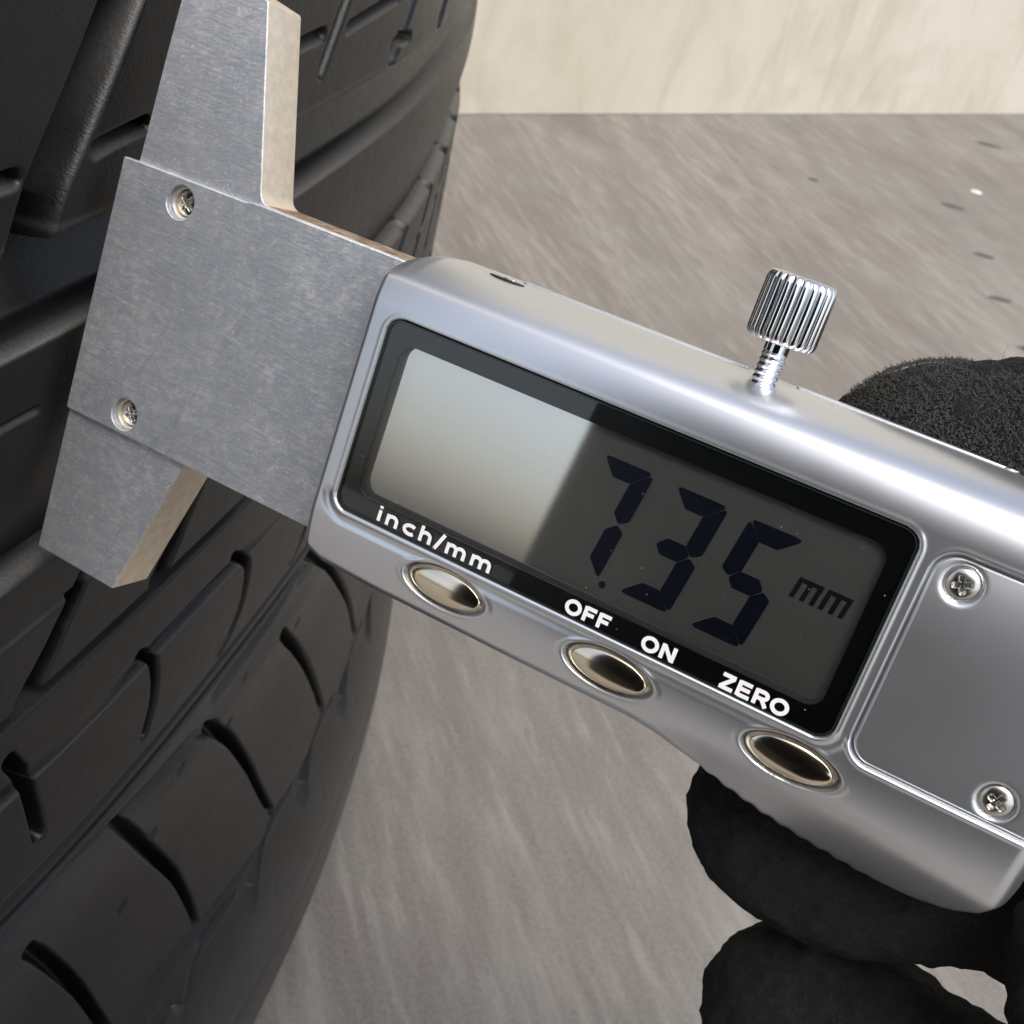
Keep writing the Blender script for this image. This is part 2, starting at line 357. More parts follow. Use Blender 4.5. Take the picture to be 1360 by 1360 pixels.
# shoulder: circumferential step turning into curved slots
groove([(-30, 101), (-47.7, 101.9), (-64, 104.4), (-72, 105.3), (-77.5, 106.4), (-81.2, 108.9)], .9, 1.3, .9, .7)
groove([(-81.5, 103.2), (-97.0, 102.4), (-107, 99.0)], .8, 1.2, .9); groove([(-107, 101.5), (-125, 103.5), (-300, 103.5)], .8, 1.2, .9)
for P_ in ([(-46.5, 108.6), (-48.8, 113.5), (-53.2, 124.7), (-56.3, 135.2), (-58.5, 143)], [(-61.0, 104.6), (-66.9, 116.2), (-73.0, 128.5), (-76.4, 138.7), (-77.3, 143.9)],
           [(-81.2, 108.9), (-87.3, 117.2), (-94.0, 129.2), (-98.0, 138.7), (-101.3, 146.4)], [(-101.6, 109.3), (-112.7, 123.0), (-120.6, 136.2), (-125.2, 146.3)]):
    groove(P_, .34, 3.4, .7, .1)
family([(-107.3, 99.3), (-112, 103), (-126.3, 116.5), (-140.3, 133.9), (-147.0, 147.3)], 21, .3, 3.4, .7, .12)
# edge between shoulder and sidewall, with the ends of the blocks
groove([(-30, 144), (-64.0, 142.8), (-77.5, 145.1), (-99.4, 150.2), (-121.7, 153.5), (-140, 153), (-300, 153)], .35, 1.0, .8)
np.maximum(D, 1.3 * sstep((Zt - 148) / 6) * sstep((172 - Zt) / 14), out=D)
for k in range(0, 22):
    groove([(-71 - 22.5 * k, 157.5), (-75 - 22.5 * k, 152.5), (-79 - 22.5 * k, 149.5), (-88 - 22.5 * k, 151)], 1.6, 3.2, 1.2, .3)
    groove([(-78 - 22.5 * k, 164), (-84 - 22.5 * k, 158.5), (-92 - 22.5 * k, 155.5)], .3, 1.0, .9)
groove([(-30, 196), (-700, 196)], .5, .7, 1.2); groove([(-30, 176), (-700, 178)], .2, .35, 1.2)
# upper blocks: one wide slanted groove, thin sipes
def slant(pl, pr, shift, depth=6.):
    P_ = [((a[0] + b[0]) / 2 + shift, (a[1] + b[1]) / 2) for a, b in zip(pl, pr)]
    groove(P_, 1.05, depth, 1.0, 1.0)
DL = [(-75, -6), (-66, 6), (-57.5, 17.3), (-54.2, 22.5), (-52.0, 25.8), (-49.4, 29.6), (-47.2, 34.6)]
DR = [(-79.5, -5), (-70, 7), (-62.0, 18.5), (-57.8, 23.7), (-54.9, 27.3), (-52.2, 31.0), (-49.8, 35.4)]
slant(DL, DR, 0); slant(DL, DR, 19.5)
SIPES = ((-55.9, 28.6, -61.4, 28.1), (-44, 28.8, -48.2, 28.7), (-97.2, 27.0, -112, 26.2), (-84, 26.8, -90.8, 26.6), (-111.9, 31.2, -118.2, 31.4), (-122, 26, -133, 25.8), (-64, 14, -72, 13.4), (-104, 14, -114, 13.4))
for u0, z0, u1, z1 in SIPES:
    groove([(u0, z0), ((u0 + u1) / 2, (z0 + z1) / 2 - .05), (u1, z1)], .22, 1.6, .45)
groove([(-112, 4), (-103, 15), (-95.7, 24.3), (-91.3, 29.8)], .6, 4.5, .7, .2)
for k in range(0, 20): groove([(-140 - 22 * k, 5), (-126 - 22 * k, 19), (-117.8 - 22 * k, 27.5), (-112.3 - 22 * k, 32.6)], .75, 4.5, .7, .4)
for u0, z0 in ((-54.5, 103.9), (-67.8, 113.6), (-76.3, 101.4), (-85.8, 111.7), (-73.7, 107.9), (-101.3, 104.4), (-90, 107), (-62, 120), (-108, 112)):
    groove([(u0, z0), (u0 + .5, z0 + .3), (u0 + 1, z0 + .4)], .12, .5, .55)
for _ in range(1):                                          # soften the mould edges a little
    D[1:-1] = (D[:-2] + 2 * D[1:-1] + D[2:]) / 4; D[:, 1:-1] = (D[:, :-2] + 2 * D[:, 1:-1] + D[:, 2:]) / 4
# slight unevenness of the moulded rubber
wob = .12 * np.sin(U / 9. + Zt / 13.) + .08 * np.sin(Zt / 5.3 - U / 17.)
bend = .011 * np.maximum(0, U + 40.) ** 2      # carcass flattened out of view to clear the reflections in the caliper
rad = prof(Zt) - D + wob - bend; th = U / 400.
P = np.stack([rad * (e1.x * np.cos(th) + e2.x * np.sin(th)), rad * (e1.y * np.cos(th) + e2.y * np.sin(th)), H * 1000 - Zt], -1)
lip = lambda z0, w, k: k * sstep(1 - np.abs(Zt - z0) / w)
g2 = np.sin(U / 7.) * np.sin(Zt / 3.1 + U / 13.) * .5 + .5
PALE = np.maximum.reduce([lip(40.75, .45, .8), lip(59.45, .45, .9), lip(73.75, .35, .8), lip(82.45, .25, .55), lip(65.0, .3, .5), lip(98.0, .3, .35), lip(99.6, .3, .35), lip(95.0, .3, .3), lip(33.0, .4, .25)])  # highlights painted as pale bands along the groove lips
PALE = np.maximum(PALE, .28 * sstep((Zt - 99) / 3) * sstep((122 - Zt) / 14) * (.35 + .65 * g2)); PALE = np.maximum(PALE, .22 * sstep((Zt - 158) / 10))
def highlight_line(poly, w, k):
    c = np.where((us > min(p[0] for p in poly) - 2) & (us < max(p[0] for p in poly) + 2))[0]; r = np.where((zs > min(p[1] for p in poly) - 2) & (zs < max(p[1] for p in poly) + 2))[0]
    cs, rs = slice(c[0], c[-1] + 1), slice(r[0], r[-1] + 1); d, t = dist(poly, U[rs, cs], Zt[rs, cs]); PALE[rs, cs] = np.maximum(PALE[rs, cs], k * sstep(1 - d / w))
for sh_ in (0, 19.5): highlight_line([(a + sh_ + .15, b) for a, b in DR[:-1]], .4, .6)  # painted highlight along the edge of the slanted grooves
for u0, z0, u1, z1 in SIPES: highlight_line([(u0, z0 + .45), (u1, z1 + .45)], .45, .8)  # painted highlight below each sipe
ks = int(np.searchsorted(zs, 157.8))
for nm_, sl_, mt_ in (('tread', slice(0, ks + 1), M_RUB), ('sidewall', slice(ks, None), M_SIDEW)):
    tr_ = grid_mesh(nm_, P[sl_], mt_, TY); at_ = tr_.data.attributes.new('dust_highlight', 'FLOAT', 'POINT'); at_.data.foreach_set('value', PALE[sl_].astype(np.float32).ravel())
# inner face closing the carcass
Zi = np.linspace(-72, 234.5, 24); ri = 338 - 26 + 60 * np.sin((Zi + 72) / 306.5 * np.pi); ri[0] = 300; ri[-1] = 338
thi = np.linspace(us[0], us[-1], 160) / 400.; TT, ZZ = np.meshgrid(thi, Zi); RI = np.repeat(ri[:, None], 160, 1) - .011 * np.maximum(0, TT * 400 + 40.) ** 2
grid_mesh('inner_liner', np.stack([RI * (e1.x * np.cos(TT) + e2.x * np.sin(TT)), RI * (e1.y * np.cos(TT) + e2.y * np.sin(TT)), H * 1000 - ZZ], -1), M_RUB, TY, flip=True)

# ------------------------------------------------------------------ digital caliper
xh = Vector((0.93647415, -0.34959222, 0.02830986)); yu = Vector((0.09179468, 0.32219604, 0.942212)); nn = xh.cross(yu)
CA = bpy.data.objects.new('digital_caliper', None); COL.objects.link(CA)
o0 = Vector((0, .05484119, H - .03761241))
mw = Matrix.Identity(4)
for i in range(3): mw[i][0], mw[i][1], mw[i][2], mw[i][3] = xh[i], yu[i], nn[i], o0[i]
CA.matrix_world = mw
tag(CA, 'silver digital caliper reading 7.35 mm, steel jaws against the black tyre tread', 'caliper')
# jaws and slider frame
HOLES = [(-29.75, 9.35), (-30.05, -5.85)]
body = fillet([(-34.2, 11.6), (-34.05, 18), (-33.55, 30), (-30.2, 33), (-29.6, 23.6), (-27.35, 23.1), (-24.05, 11.15), (-9, 11.15), (-9, -7.2), (-24.45, -7.2), (-27.85, -18.66), (-35.2, -18.45), (-35.25, -7.2)],
              [0, 0, .4, .6, .3, .35, 1.0, 0, 0, 0, .12, .1, 0])
jaw = plate('jaw_frame', [body] + [circle(x, y, .95) for x, y in HOLES], -6.3, -2.55, M_STEEL, CA, .09)
jaw.data.materials.append(M_SIDE); jaw.data.materials.append(M_RUST)
for p in jaw.data.polygons:
    if abs(p.normal.z) < .3:
        p.material_index = 2 if (p.center.y > .0108 and p.center.x > -.0235 and p.normal.y > .6) else 1
plate('cover_plate', [fillet([(-35.06, 10.85), (-35.06, -7.25), (-9, -7.4), (-9, 11.15), (-24.3, 11.1), (-24.8, 10.95)], [.15, .15, 0, 0, .5, .5])] + [circle(x, y, 1.12) for x, y in HOLES], -2.54, -2.0, M_STEEL, CA, .07)
# screws: disc with cross recess
def cross(X, Y, a, ang, w=.13, L=.62):
    c, s = math.cos(ang), math.sin(ang); x, y = X * c + Y * s, -X * s + Y * c
    f = lambda p, q: sstep((w * a - np.abs(p)) / (.14 * a) + .5) * sstep((L * a - np.abs(q)) / (.2 * a) + .5)
    return np.maximum(f(x, y), f(y, x))
for (x, y), an in zip(HOLES, (.9, .55)):
    s = polar('screw', x, y, .88, .88, lambda X, Y, r, an=an: -.07 * r ** 2 - .1 * sstep((r - .9) / .1) - .42 * cross(X, Y, .88, an), M_SCREW, CA, 44, 96, -2.72)
# main beam behind the housing
plate('beam', [fillet([(-12, -5.4), (118, -5.4), (118, 9.6), (-12, 9.6)], .3)], -6.2, -3.9, M_STEEL, CA, .12)

# housing: relief over the outline
X0, X1, YT, GL = -12.95, 33.2, 12.08, 10.1
tp = np.array([(-12.95, 10.7), (-12.85, 11.15), (-12.5, 11.6), (-11.9, 11.92), (-11.0, 12.06), (-8, 12.1), (31.5, 12.1), (32.6, 11.8), (33.2, 10.9)])
bt = np.array([(-12.95, -7.6), (-12.85, -8.1), (-12.5, -8.6), (-11.6, -8.95), (-7.6, -9.12), (3, -9.15), (10.8, -9.1), (12.6, -9.35), (14.0, -9.95), (15.8, -10.8), (17.6, -11.6), (19.8, -12.35), (22.9, -12.98), (25.3, -13.2), (27.3, -13.22), (29.2, -12.95), (31., -12.2), (32.2, -11.0), (32.9, -9.5), (33.2, -8)])
xs = np.unique(np.concatenate([np.linspace(X0, X0 + .5, 12), np.arange(X0 + .5, X1 - .6, .07), np.linspace(X1 - .6, X1, 10), [-11.35, 21.38]]))
ytop = np.interp(xs, tp[:, 0], tp[:, 1]); ybot = np.interp(xs, bt[:, 0], bt[:, 1])
k = np.ones(5) / 5
ybot[30:-30] = np.convolve(np.convolve(ybot, np.ones(15) / 15, 'same'), k, 'same')[30:-30]
ybot += .10 * np.sin(xs * 2 * np.pi / 1.25) * sstep((xs - 14.8) / 1.) * sstep((27.5 - xs) / 2.)
rows = []                                                                                      # each row: Y(x), zone parameter
for q in np.linspace(0, 1, 26): a = q * np.pi / 2; rows.append(('t', 1 - math.cos(a) if q else 0))
YF = np.concatenate([np.arange(GL - .07, -5, -.07), [-5.0]])
for y in YF: rows.append(('f', y))
for q in np.linspace(0, 1, 96)[1:]: rows.append(('l', q))
for q in np.linspace(0, 1, 14)[1:]: rows.append(('b', math.sin(q * np.pi / 2)))
BR = .9
YY = []; EZ = []
for kd, v in rows:
    if kd == 't': YY.append(ytop + (GL - ytop) * v); EZ.append(np.full_like(xs, -4.2 * (1 - math.sqrt(max(0, 1 - (1 - v) ** 2)))))
    elif kd == 'f': YY.append(np.full_like(xs, v)); EZ.append(np.zeros_like(xs))
    elif kd == 'l': YY.append(-5 + (ybot + BR + 5) * v); EZ.append(np.zeros_like(xs))
    else: YY.append(ybot + BR * (1 - v)); EZ.append(np.full_like(xs, -1.5 * (1 - math.sqrt(max(0, 1 - v * v)))))
YY = np.array(YY); EZ = np.array(EZ); XX = np.repeat(xs[None], len(rows), 0)
G = (-11.37, 21.40, -4.42, 8.06, 1.0)
Zh = EZ.copy()
below = np.maximum(0, -5.0 - YY)
Zh -= .11 * below ** 1.5
Zh -= .115 * np.maximum(0, YY - 8.3) ** 1.8 * (EZ > -9)
crease = -8.25 - .10 * np.maximum(0, XX - 24)
Zh -= .62 * np.log1p(np.exp((crease - YY) * 3.0)) / 3.0 * sstep((XX - 11) / 5)
sg = sdrr(XX, YY, *G)
Zh += (.02 + .08 * sstep((-3.6 - YY) / .5) + .05 * sstep((XX - 21) / .5)) * sstep(1 - np.abs(sg - .22) / .24)                                                     # raised lip round the window
Zh -= .10 * sstep((sg - .2) / .5) * sstep((1.2 - sg) / .5) * sstep((-3.2 - YY) / 1.0)
Zh -= 1.35 * sstep((.03 - sg) / .06)                                                              # window well
BC = (22.35, 40, -4.72, 7.85, 1.35)
sb = sdrr(XX, YY, *BC); Zh += (.02 + .09 * sstep((-3.6 - YY) / .5)) * sstep(1 - np.abs(sb - .2) / .2); Zh -= .55 * sstep((.04 - sb) / .09)
BTN = [(-2.6, -6.36), (8.66, -6.46), (19.98, -6.46)]
for bx, by in BTN:
    q = np.hypot((XX - bx) / 2.95, (YY - by) / 1.34); Zh -= 1.0 * sstep((1.0 - q) / .07); Zh += .035 * sstep(1 - np.abs(q - 1.08) / .12)
q = np.hypot((XX - 10.15) / 1.25, (YY - 12.1) / .75); Zh -= .9 * sstep((1 - q) / .5)                 # dip round the lock screw
ex = np.clip((XX - X0) / .45, 0, 1); Zh -= .42 * (1 - np.sqrt(np.clip(1 - (1 - ex) ** 2, 0, 1)))
ex = np.clip((X1 - XX) / 1.2, 0, 1); Zh -= 1.2 * (1 - np.sqrt(np.clip(1 - (1 - ex) ** 2, 0, 1)))
P = np.stack([XX, YY, Zh], -1)
def ring_skirt(P, z):
    Q = np.pad(P, ((1, 1), (1, 1), (0, 0)), mode='edge'); Q[0, :, 2] = z; Q[-1, :, 2] = z; Q[:, 0, 2] = z; Q[:, -1, 2] = z; return Q
hs = grid_mesh('housing', ring_skirt(P, -7.5), M_HOUSE, CA, flip=True)
# slot and raised rib on the top face
plate('top_rib', [rrect(-6.5, 8.7, -7.2, -6.3, .3)], 12.06, 12.2, M_HOUSE, CA, .06).matrix_local = Matrix(((1, 0, 0, 0), (0, 0, 1, 0), (0, 1, 0, 0), (0, 0, 0, 1)))
plate('top_rib', [rrect(11.7, 32, -7.2, -6.3, .3)], 12.06, 12.2, M_HOUSE, CA, .06).matrix_local = Matrix(((1, 0, 0, 0), (0, 0, 1, 0), (0, 1, 0, 0), (0, 0, 0, 1)))
sl = plate('lanyard_eyelet', [circle(-6.85, -4.6, 1.2, 40, .42)], 12.05, 12.115, M_BLACKP, CA, .02); sl.matrix_local = Matrix(((1, 0, 0, 0), (0, 0, 1, 0), (0, 1, 0, 0), (0, 0, 0, 1)))
s2 = plate('eyelet_pin', [circle(-6.75, -4.75, .42, 24, .16)], 12.11, 12.16, M_CHROME, sl, .02)

# display window
WN = (-10.22, 20.25, -3.08, 6.72, .95)
plate('bezel_print', [rrect(-11.3, 21.33, -4.35, 7.99, .95), rrect(*WN)], -.36, -.22, M_BLACKP, CA)
plate('window_pane', [rrect(-11.31, 21.34, -4.36, 8.0, .95)], -.19, -.03, M_PANE, CA, .05)
plate('pane_edge', [rrect(-11.34, 21.37, -4.39, 8.03, .96), rrect(-11.25, 21.28, -4.30, 7.94, .9)], -.6, -.02, M_PANE_EDGE, CA)
LC = plate('lcd_panel', [rrect(-11, 21, -4, 7.6, .3)], -1.2, -.9, M_LCD, CA)
SH = .140
def seg_digit(xr_, yt, segs, Hh=7.1, Wd=3.25, w=1.08):
    """seven-segment figure; (xr_, yt) is its top right corner; slanted"""
    g = .025
    def S(x, y): return (xr_ - Wd + x - (Hh - y) * SH * 1.0, yt - Hh + y)
    h2 = Hh / 2
    d = {'a': [(g, Hh), (Wd - g, Hh), (Wd - w, Hh - w), (w, Hh - w)], 'd': [(g, 0), (Wd - g, 0), (Wd - w, w), (w, w)],
         'g': [(w * .55, h2), (w, h2 + w / 2), (Wd - w, h2 + w / 2), (Wd - w * .55, h2), (Wd - w, h2 - w / 2), (w, h2 - w / 2)],
         'f': [(0, Hh - g), (w, Hh - w - g), (w, h2 + w / 2 + g), (w * .5, h2 + g), (0, h2 + w * .35)], 'b': [(Wd, Hh - g), (Wd - w, Hh - w - g), (Wd - w, h2 + w / 2 + g), (Wd - w * .5, h2 + g), (Wd, h2 + w * .35)],
         'e': [(0, g), (w, w + g), (w, h2 - w / 2 - g), (w * .5, h2 - g), (0, h2 - w * .35)], 'c': [(Wd, g), (Wd - w, w + g), (Wd - w, h2 - w / 2 - g), (Wd - w * .5, h2 - g), (Wd, h2 - w * .35)]}
    for s in segs:
        plate('display_segment', [fillet([S(*p) for p in d[s]], .20, 4)], -.9, -.86, M_SEG, LC)
seg_digit(7.05, 5.25, 'abc'); seg_digit(11.62, 5.18, 'abgcd'); seg_digit(16.1, 5.12, 'afgcd')
plate('decimal_point', [circle(6.42, -2.0, .22, 16)], -.9, -.86, M_SEGF, LC)
def lcd_m(x, y):
    w = .27
    def S(a, b): return (x + a + b * SH, y + b)
    for a, b, c, d_ in ((0, 0, w, 1.15), (.58, 0, .58 + w, 1.0), (1.14, 0, 1.14 + w, 1.05), (0, .98, 1.41, 1.25)):
        plate('unit_segment', [[S(a, b), S(c, b), S(c, d_), S(a, d_)]], -.9, -.87 if b == 0 else -.865, M_SEGF, LC)
lcd_m(16.35, 1.95); lcd_m(18.0, 1.95)
# printed words
def arc(cx, cy, rx, ry, a0, a1, n=18): return [(cx + rx * math.cos(math.radians(a0 + (a1 - a0) * i / n)), cy + ry * math.sin(math.radians(a0 + (a1 - a0) * i / n))) for i in range(n + 1)]
ARCH = lambda x, w: [(x, .36)] + arc(x + w / 2, .40, w / 2, .24, 165, 0, 12) + [(x + w, 0)]
GLYPH = {'O': ([arc(.44, .5, .35, .41, 0, 360, 36)], .98), 'F': ([[(.12, 0), (.12, 1)], [(.12, .905), (.68, .905)], [(.12, .50), (.60, .50)]], .80),
 'N': ([[(.12, 0), (.12, 1)], [(.15, .93), (.67, .07)], [(.70, 0), (.70, 1)]], .94), 'Z': ([[(.05, .905), (.70, .905)], [(.64, .86), (.12, .14)], [(.03, .095), (.72, .095)]], .84),
 'E': ([[(.12, 0), (.12, 1)], [(.12, .905), (.70, .905)], [(.12, .51), (.66, .51)], [(.12, .095), (.72, .095)]], .84),
 'R': ([[(.12, 0), (.12, 1)], [(.12, .905), (.46, .905)] + arc(.46, .685, .20, .22, 90, -90, 10)[1:] + [(.12, .465)], [(.42, .46), (.73, 0)]], .88),
 'i': ([[(.12, 0), (.12, .72)], [(.12, .83), (.12, 1.0)]], .38), 'n': ([[(.12, 0), (.12, .72)], ARCH(.12, .40)], .78), 'c': ([arc(.37, .36, .26, .275, 48, 312, 22)], .74),
 'h': ([[(.12, 0), (.12, 1)], ARCH(.12, .40)], .78), '/': ([[(.02, -.04), (.30, 1.04)]], .42), 'm': ([[(.12, 0), (.12, .72)], ARCH(.12, .36), ARCH(.48, .36)], 1.10)}
def word(txt, x0, x1, y0, hgt, bold=.2):
    x = 0; V, F = [], []; strokes = []
    for ch in txt:
        g, adv = GLYPH[ch]; strokes += [[(p[0] + x, p[1]) for p in q] for q in g]; x += adv
    tot = x - .14; sx = (x1 - x0) / tot; kz = 0
    for q in strokes:
        P_ = [Vector((x0 + a * sx, y0 + b * hgt)) for a, b in q]; n = len(P_); b0 = len(V); w = bold * hgt / 2; cl = (P_[0] - P_[-1]).length < 1e-4; kz += 1
        for i, p in enumerate(P_):
            a = P_[i - 1] if i else (P_[-2] if cl else p); b = P_[i + 1] if i < n - 1 else (P_[1] if cl else p)
            t = (b - a).normalized(); nrm = Vector((-t.y, t.x)); z = -.012 + .0012 * (kz % 4)
            V += [(p.x + nrm.x * w, p.y + nrm.y * w, z), (p.x - nrm.x * w, p.y - nrm.y * w, z)]
        for i in range(n - 1): F.append((b0 + 2 * i, b0 + 2 * i + 1, b0 + 2 * i + 3, b0 + 2 * i + 2))
    return pydata('printed_word', V, F, M_WHITEP, CA, False)
word('inch/mm', -8.28, -.02, -4.12, 1.0, .235); word('OFF', 5.0, 7.85, -4.2, .92, .26); word('ON', 9.95, 12.05, -4.22, .92, .26); word('ZERO', 14.82, 18.8, -4.25, .92, .26)
V, F = [], []
for i in range(45):
    x, y = random.uniform(-11, 21), random.uniform(-4.2, 7.8); a = random.uniform(.015, .05) * (2.2 if random.random() < .08 else 1); b0 = len(V); k = 6; zz = -.028
    for t in range(k): V.append((x + a * random.uniform(.6, 1.2) * math.cos(t * 2 * math.pi / k), y + a * random.uniform(.4, 1.) * math.sin(t * 2 * math.pi / k), zz))
    V.append((x, y, zz + a * .6))
    for t in range(k): F.append((b0 + t, b0 + (t + 1) % k, b0 + k))
du_ = pydata('pane_dust', V, F, mat('grey_dust', (.30, .29, .27), .9), CA); du_['kind'] = 'stuff'
# push buttons
for i, (bx, by) in enumerate(BTN):
    bo = polar('push_button', bx, by, 2.68, 1.12, lambda X, Y, r: (.44 * np.sqrt(np.clip(1 - r ** 2 * .98, 0, 1))) + .10 * (r < .93), M_NICKEL, CA, 30, 96, -.72)
# battery cover
cx_ = np.unique(np.concatenate([22.5 + 1.25 * (1 - np.cos(np.linspace(0, np.pi / 2, 24))), np.arange(23.75, 32.95, .11)]))
cr = 1.25 - np.sqrt(np.clip(1.25 ** 2 - np.clip(23.75 - cx_, 0, 1.25) ** 2, 0, None)); q_ = np.concatenate([[0, .002, .005, .009, .014], np.linspace(.02, .98, 112), [.986, .991, .995, .998, 1]])
CXX = np.repeat(cx_[None], len(q_), 0); CYY = (7.72 - cr)[None] * (1 - q_)[:, None] + (-4.6 + cr)[None] * q_[:, None]
sc_ = sdrr(CXX, CYY, 22.5, 33.6, -4.6, 7.72, 1.25)
CZ = .03 - .021 * np.maximum(0, CYY - 2.6) ** 2 - .16 * (1 - np.sqrt(np.clip(1 - np.clip(1 + sc_ / .2, 0, 1) ** 2, 0, 1)))
for x, y in ((24.1, 6.35), (30.1, -3.4)):
    dd = np.hypot(CXX - x, CYY - y); CZ -= .30 * sstep((1.0 - dd) / .12); CZ -= .05 * sstep((1.25 - dd) / .3)
bc = grid_mesh('battery_cover', ring_skirt(np.stack([CXX, CYY, CZ], -1), -1.0), M_HOUSE, CA, flip=True)
for (x, y), an in (((24.1, 6.35), .4), ((30.1, -3.4), 1.1)):
    polar('cover_screw', x, y, .9, .9, lambda X, Y, r, an=an: .30 * np.sqrt(np.clip(1 - r * r * .97, 0, 1)) - .34 * cross(X, Y, .9, an, .12, .5), M_SCREW, bc, 44, 96, -.26 if y < 0 else -.5)
# lock screw: fluted head on a threaded stem, axis along local Y
def lathe_y(name, prof_, cx, cz, m, parent, n=120, mod=None):
    a = np.linspace(0, 2 * np.pi, n + 1); P = []
    for i, (y, r) in enumerate(prof_):
        rr = np.full_like(a, r); yy = np.full_like(a, y)
        if mod: rr, yy = mod(i, a, y, r)
        P.append(np.stack([cx + rr * np.cos(a), yy, cz + rr * np.sin(a)], -1))
    return grid_mesh(name, np.array(P), m, parent)
KX, KZ_ = 10.15, -4.3
LS = bpy.data.objects.new('lock_screw', None); COL.objects.link(LS); LS.parent = CA
def flute(i, a, y, r):
    if r < 1.6: return np.full_like(a, r), np.full_like(a, y)
    f = np.abs(np.sin(a * 11)) ** .6
    return r - .17 * (1 - f) * (1 if 14.45 < y < 17.85 else .3), np.full_like(a, y)
hd = [(14.2, .1), (14.2, 1.5), (14.25, 1.86), (14.5, 2.0), (14.7, 2.03), (17.55, 2.03), (17.8, 1.98), (18.02, 1.78), (18.06, 1.62), (17.98, 1.5), (17.95, .1)]
lathe_y('knurled_head', hd, KX, KZ_, M_CHROME, LS, 600, flute)
st = []
for i in range(120): y = 11.2 + i * 3.1 / 119; st.append((y, .70 + .10 * math.sin(i * .0)))
def thread(i, a, y, r): return .66 + .09 * np.abs(np.mod(y / .36 + a / (2 * np.pi), 1) * 2 - 1) * (1 if y < 13.7 else .0) + (.06 if y >= 13.7 else 0), np.full_like(a, y)
lathe_y('threaded_stem', st, KX, KZ_, M_CHROME, LS, 48, thread)

# ------------------------------------------------------------------ gloved hand holding the caliper (built in caliper-local mm)
def capsule_chain(bm, pts, seg=20):
    """pts: (x, y, z, r) chain -> closed tapered tube with round ends"""
    C_ = [Vector(p[:3]) for p in pts]; Rr = [p[3] for p in pts]
    CC, RR = [], []
    n = len(C_)
    for i in range(n - 1):
        for k in range(4):
            t = k / 4; CC.append(C_[i].lerp(C_[i + 1], t)); RR.append(Rr[i] * (1 - t) + Rr[i + 1] * t)
    CC.append(C_[-1]); RR.append(Rr[-1])
    d0 = (CC[1] - CC[0]).normalized(); d1 = (CC[-1] - CC[-2]).normalized()
    caps0 = [(CC[0] - d0 * RR[0] * math.cos(a), RR[0] * math.sin(a)) for a in (math.radians(x) for x in (12, 30, 50, 70))]
    caps1 = [(CC[-1] + d1 * RR[-1] * math.cos(a), RR[-1] * math.sin(a)) for a in (math.radians(x) for x in (70, 50, 30, 12))]
    S = caps0 + list(zip(CC, RR)) + caps1; rings = []
    up = Vector((.1, .2, 1)).normalized()
    for i, (c, r) in enumerate(S):
        a_ = S[max(0, i - 1)][0]; b_ = S[min(len(S) - 1, i + 1)][0]; t = (b_ - a_).normalized(); u = up.cross(t).normalized(); w = t.cross(u)
        rings.append([bm.verts.new((c + (u * math.cos(q) + w * math.sin(q)) * r) * MM) for q in (j * 2 * math.pi / seg for j in range(seg))])
    for a_, b_ in zip(rings[:-1], rings[1:]):
        for j in range(seg): bm.faces.new((a_[j], a_[(j + 1) % seg], b_[(j + 1) % seg], b_[j]))
    bm.faces.new(rings[0][::-1]); bm.faces.new(rings[-1])
bm = bmesh.new()
capsule_chain(bm, [(21.1, 8.9, -14.5, 7.9), (26, 10.0, -14.5, 8.8), (34, 10.4, -15, 9.3), (50, 9, -16, 10.2), (68, 0, -22, 11.5), (88, -22, -30, 16)])        # thumb on the upper edge
capsule_chain(bm, [(21.3, -16.0, -14.5, 6.8), (25, -15.8, -14.5, 7.2), (34, -12.2, -14, 6.4), (41, -12.2, -15, 6.8), (52, -14, -18, 7.6), (66, -20, -30, 9.4), (84, -30, -38, 12)])     # index finger under the body
capsule_chain(bm, [(27.4, -29.2, -14.5, 6.6), (30, -29.6, -14.5, 7.5), (37, -30.6, -15, 7.6), (48, -33.5, -19, 8.2), (66, -36, -30, 9.4), (86, -42, -38, 12)])    # middle finger
capsule_chain(bm, [(34, -47.5, -17, 7.2), (38, -47.5, -17, 8), (50, -48, -20, 8.4), (68, -50, -30, 9.0), (88, -52, -38, 12)])
capsule_chain(bm, [(44, -63, -19, 6.5), (50, -63, -20, 7.2), (70, -62, -30, 8.0), (90, -60, -36, 11)])
capsule_chain(bm, [(86, -26, -34, 16), (98, -34, -36, 20), (122, -44, -36, 21)]); capsule_chain(bm, [(86, -52, -36, 14), (100, -50, -36, 19), (122, -48, -36, 21)])
capsule_chain(bm, [(38.6, -9.5, -3.5, 4.6), (41, -14, -5, 5.5), (52, -20, -12, 8), (70, -24, -24, 10)])
capsule_chain(bm, [(118, -46, -36, 22), (140, -52, -34, 21), (170, -62, -30, 25)])
me = bpy.data.meshes.new('tmp'); bmesh.ops.recalc_face_normals(bm, faces=bm.faces[:]); bm.to_mesh(me); bm.free()
ob = bpy.data.objects.new('tmp', me); COL.objects.link(ob)
md = ob.modifiers.new('r', 'REMESH'); md.mode = 'VOXEL'; md.voxel_size = .0005; md.use_smooth_shade = True
ms = ob.modifiers.new('s', 'SMOOTH'); ms.iterations = 3
for nm, tt, sz, st_ in (('knit', 'CLOUDS', .0015, .0007), ('folds', 'CLOUDS', .006, .0007)):
    tx = bpy.data.textures.new(nm, tt); tx.noise_scale = sz; mdd = ob.modifiers.new(nm, 'DISPLACE'); mdd.texture = tx; mdd.strength = st_; mdd.mid_level = .5; mdd.texture_coords = 'LOCAL'
dg = bpy.context.evaluated_depsgraph_get(); me2 = bpy.data.meshes.new_from_object(ob.evaluated_get(dg)); bpy.data.objects.remove(ob); me2.name = 'gloved_hand'; me2.materials.clear()
hand = link_mesh('gloved_hand', me2, M_GLOVE); hand.matrix_world = mw
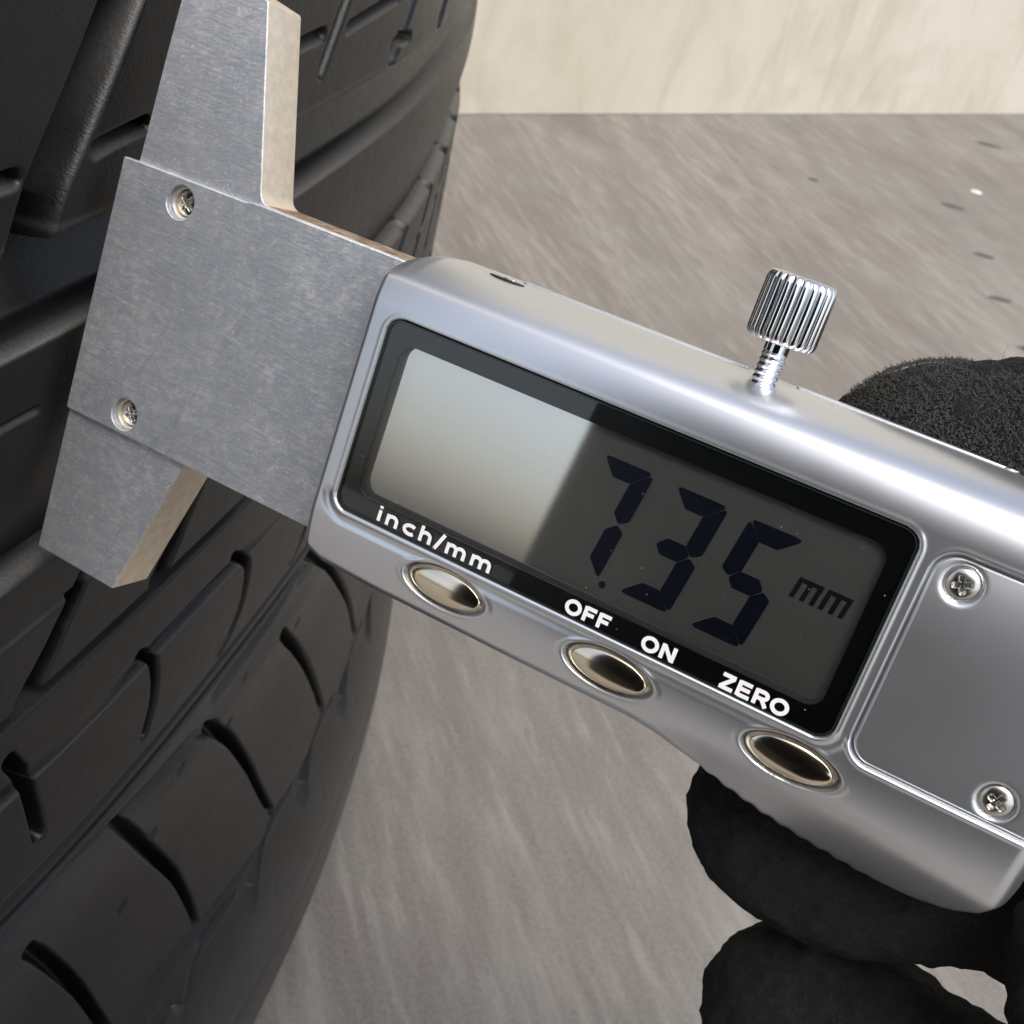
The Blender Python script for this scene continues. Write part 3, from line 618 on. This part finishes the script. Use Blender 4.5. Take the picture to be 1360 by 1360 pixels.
tag(hand, 'hand in a fuzzy black knit glove gripping the right end of the caliper', 'hand')
# stray lint fibres on the thumb of the glove
V, F = [], []
for i in range(15000):
    short = i > 12
    a = random.uniform(-.1, 1.8); x = random.uniform(13.6, 37); r = 8.75
    x = max(x, 21.1 - 7.7) ; tipk = min(1, max(0, (x - 20.5) / 5)); r = 7.95 + .95 * tipk; yc = 8.8 + 1.5 * tipk; r *= math.sqrt(max(.05, 1 - (max(0, 21.1 - x) / 7.9) ** 2)); p = Vector((x, yc + r * math.sin(a), -14.5 + r * math.cos(a))); d_ = Vector((random.uniform(-1, 1), random.uniform(.1, .9), random.uniform(-.4, .6))).normalized(); w = .028
    L = random.uniform(.08, .2) if short else random.uniform(.8, 2.6); w = .032 if short else .016; bend = Vector((random.uniform(-1, 1), random.uniform(-.6, .6), random.uniform(-.5, .3))) * (.22 if short else .8); b0 = len(V)
    for k in range(5):
        t = k / 4; c = p + d_ * L * t + bend * t * t
        for j in range(3): V.append(c + Vector((math.cos(j * 2.09), math.sin(j * 2.09), math.cos(j * 2.09 + 1))) * w * (1 - .6 * t))
    for k in range(4):
        for j in range(3): F.append((b0 + 3 * k + j, b0 + 3 * k + (j + 1) % 3, b0 + 3 * k + 3 + (j + 1) % 3, b0 + 3 * k + 3 + j))
lint = pydata('lint', V, F, M_FIBRE, hand); lint['kind'] = 'stuff'

# ------------------------------------------------------------------ the phone that takes the picture (seen mirrored in the window)
M_PH = mat('dark_phone_glass', (.015, .015, .018), .15); M_PHM = mat('dark_phone_metal', (.08, .08, .085), .3, 1.)
PHO = bpy.data.objects.new('smartphone', None); COL.objects.link(PHO); PHO.matrix_world = cam.matrix_world @ Matrix.Rotation(math.radians(-36), 4, 'Z')
tag(PHO, 'dark smartphone taking the picture, mirrored in the right half of the caliper window', 'phone')
plate('phone_frame', [rrect(-39, 38, -140, 14, 10)], 3.0, 10.5, M_PHM, PHO, .8); plate('back_glass', [rrect(-38, 37, -139, 13, 9.5)], 2.0, 2.96, M_PH, PHO, .3)
bm = bmesh.new()  # unseen second hand, added to darken what the battery cover reflects
for i, (y, w_) in enumerate(((-34, 8.6), (-53, 9), (-72, 8.8), (-90, 7.6))):
    capsule_chain(bm, [(27, y + 3, -3.5, w_ * .8), (38, y + 1, -5, w_ * .92), (50, y - 2, 2, w_), (56, y - 6, 16, w_ * 1.1), (46, y - 14, 28, w_ * 1.3)])
capsule_chain(bm, [(-36, -60, 15, 8), (-26, -72, 19, 9.5), (0, -92, 26, 12), (30, -104, 32, 18)]); capsule_chain(bm, [(44, -60, 32, 15), (38, -96, 36, 22), (46, -150, 46, 24), (60, -210, 60, 27)])
capsule_chain(bm, [(30, -66, 32, 15), (30, -100, 36, 20)])
me = bpy.data.meshes.new('tmp'); bmesh.ops.recalc_face_normals(bm, faces=bm.faces[:]); bm.to_mesh(me); bm.free(); ob = bpy.data.objects.new('tmp', me); COL.objects.link(ob)
md = ob.modifiers.new('r', 'REMESH'); md.mode = 'VOXEL'; md.voxel_size = .0012; ms = ob.modifiers.new('s', 'SMOOTH'); ms.iterations = 3
dg = bpy.context.evaluated_depsgraph_get(); me2 = bpy.data.meshes.new_from_object(ob.evaluated_get(dg)); bpy.data.objects.remove(ob); me2.name = 'gloved_hand'; me2.materials.clear()
h2 = link_mesh('gloved_hand', me2, M_GLOVE); h2.matrix_world = PHO.matrix_world.copy()
tag(h2, 'unseen black gloved hand holding the smartphone, added to darken reflections in the caliper', 'hand')
plate('camera_lens', [circle(0, 0, 6.0)], .9, 1.95, M_PH, PHO, .3); plate('camera_lens', [circle(-19, 0, 6.0)], .9, 1.95, M_PH, PHO, .3)
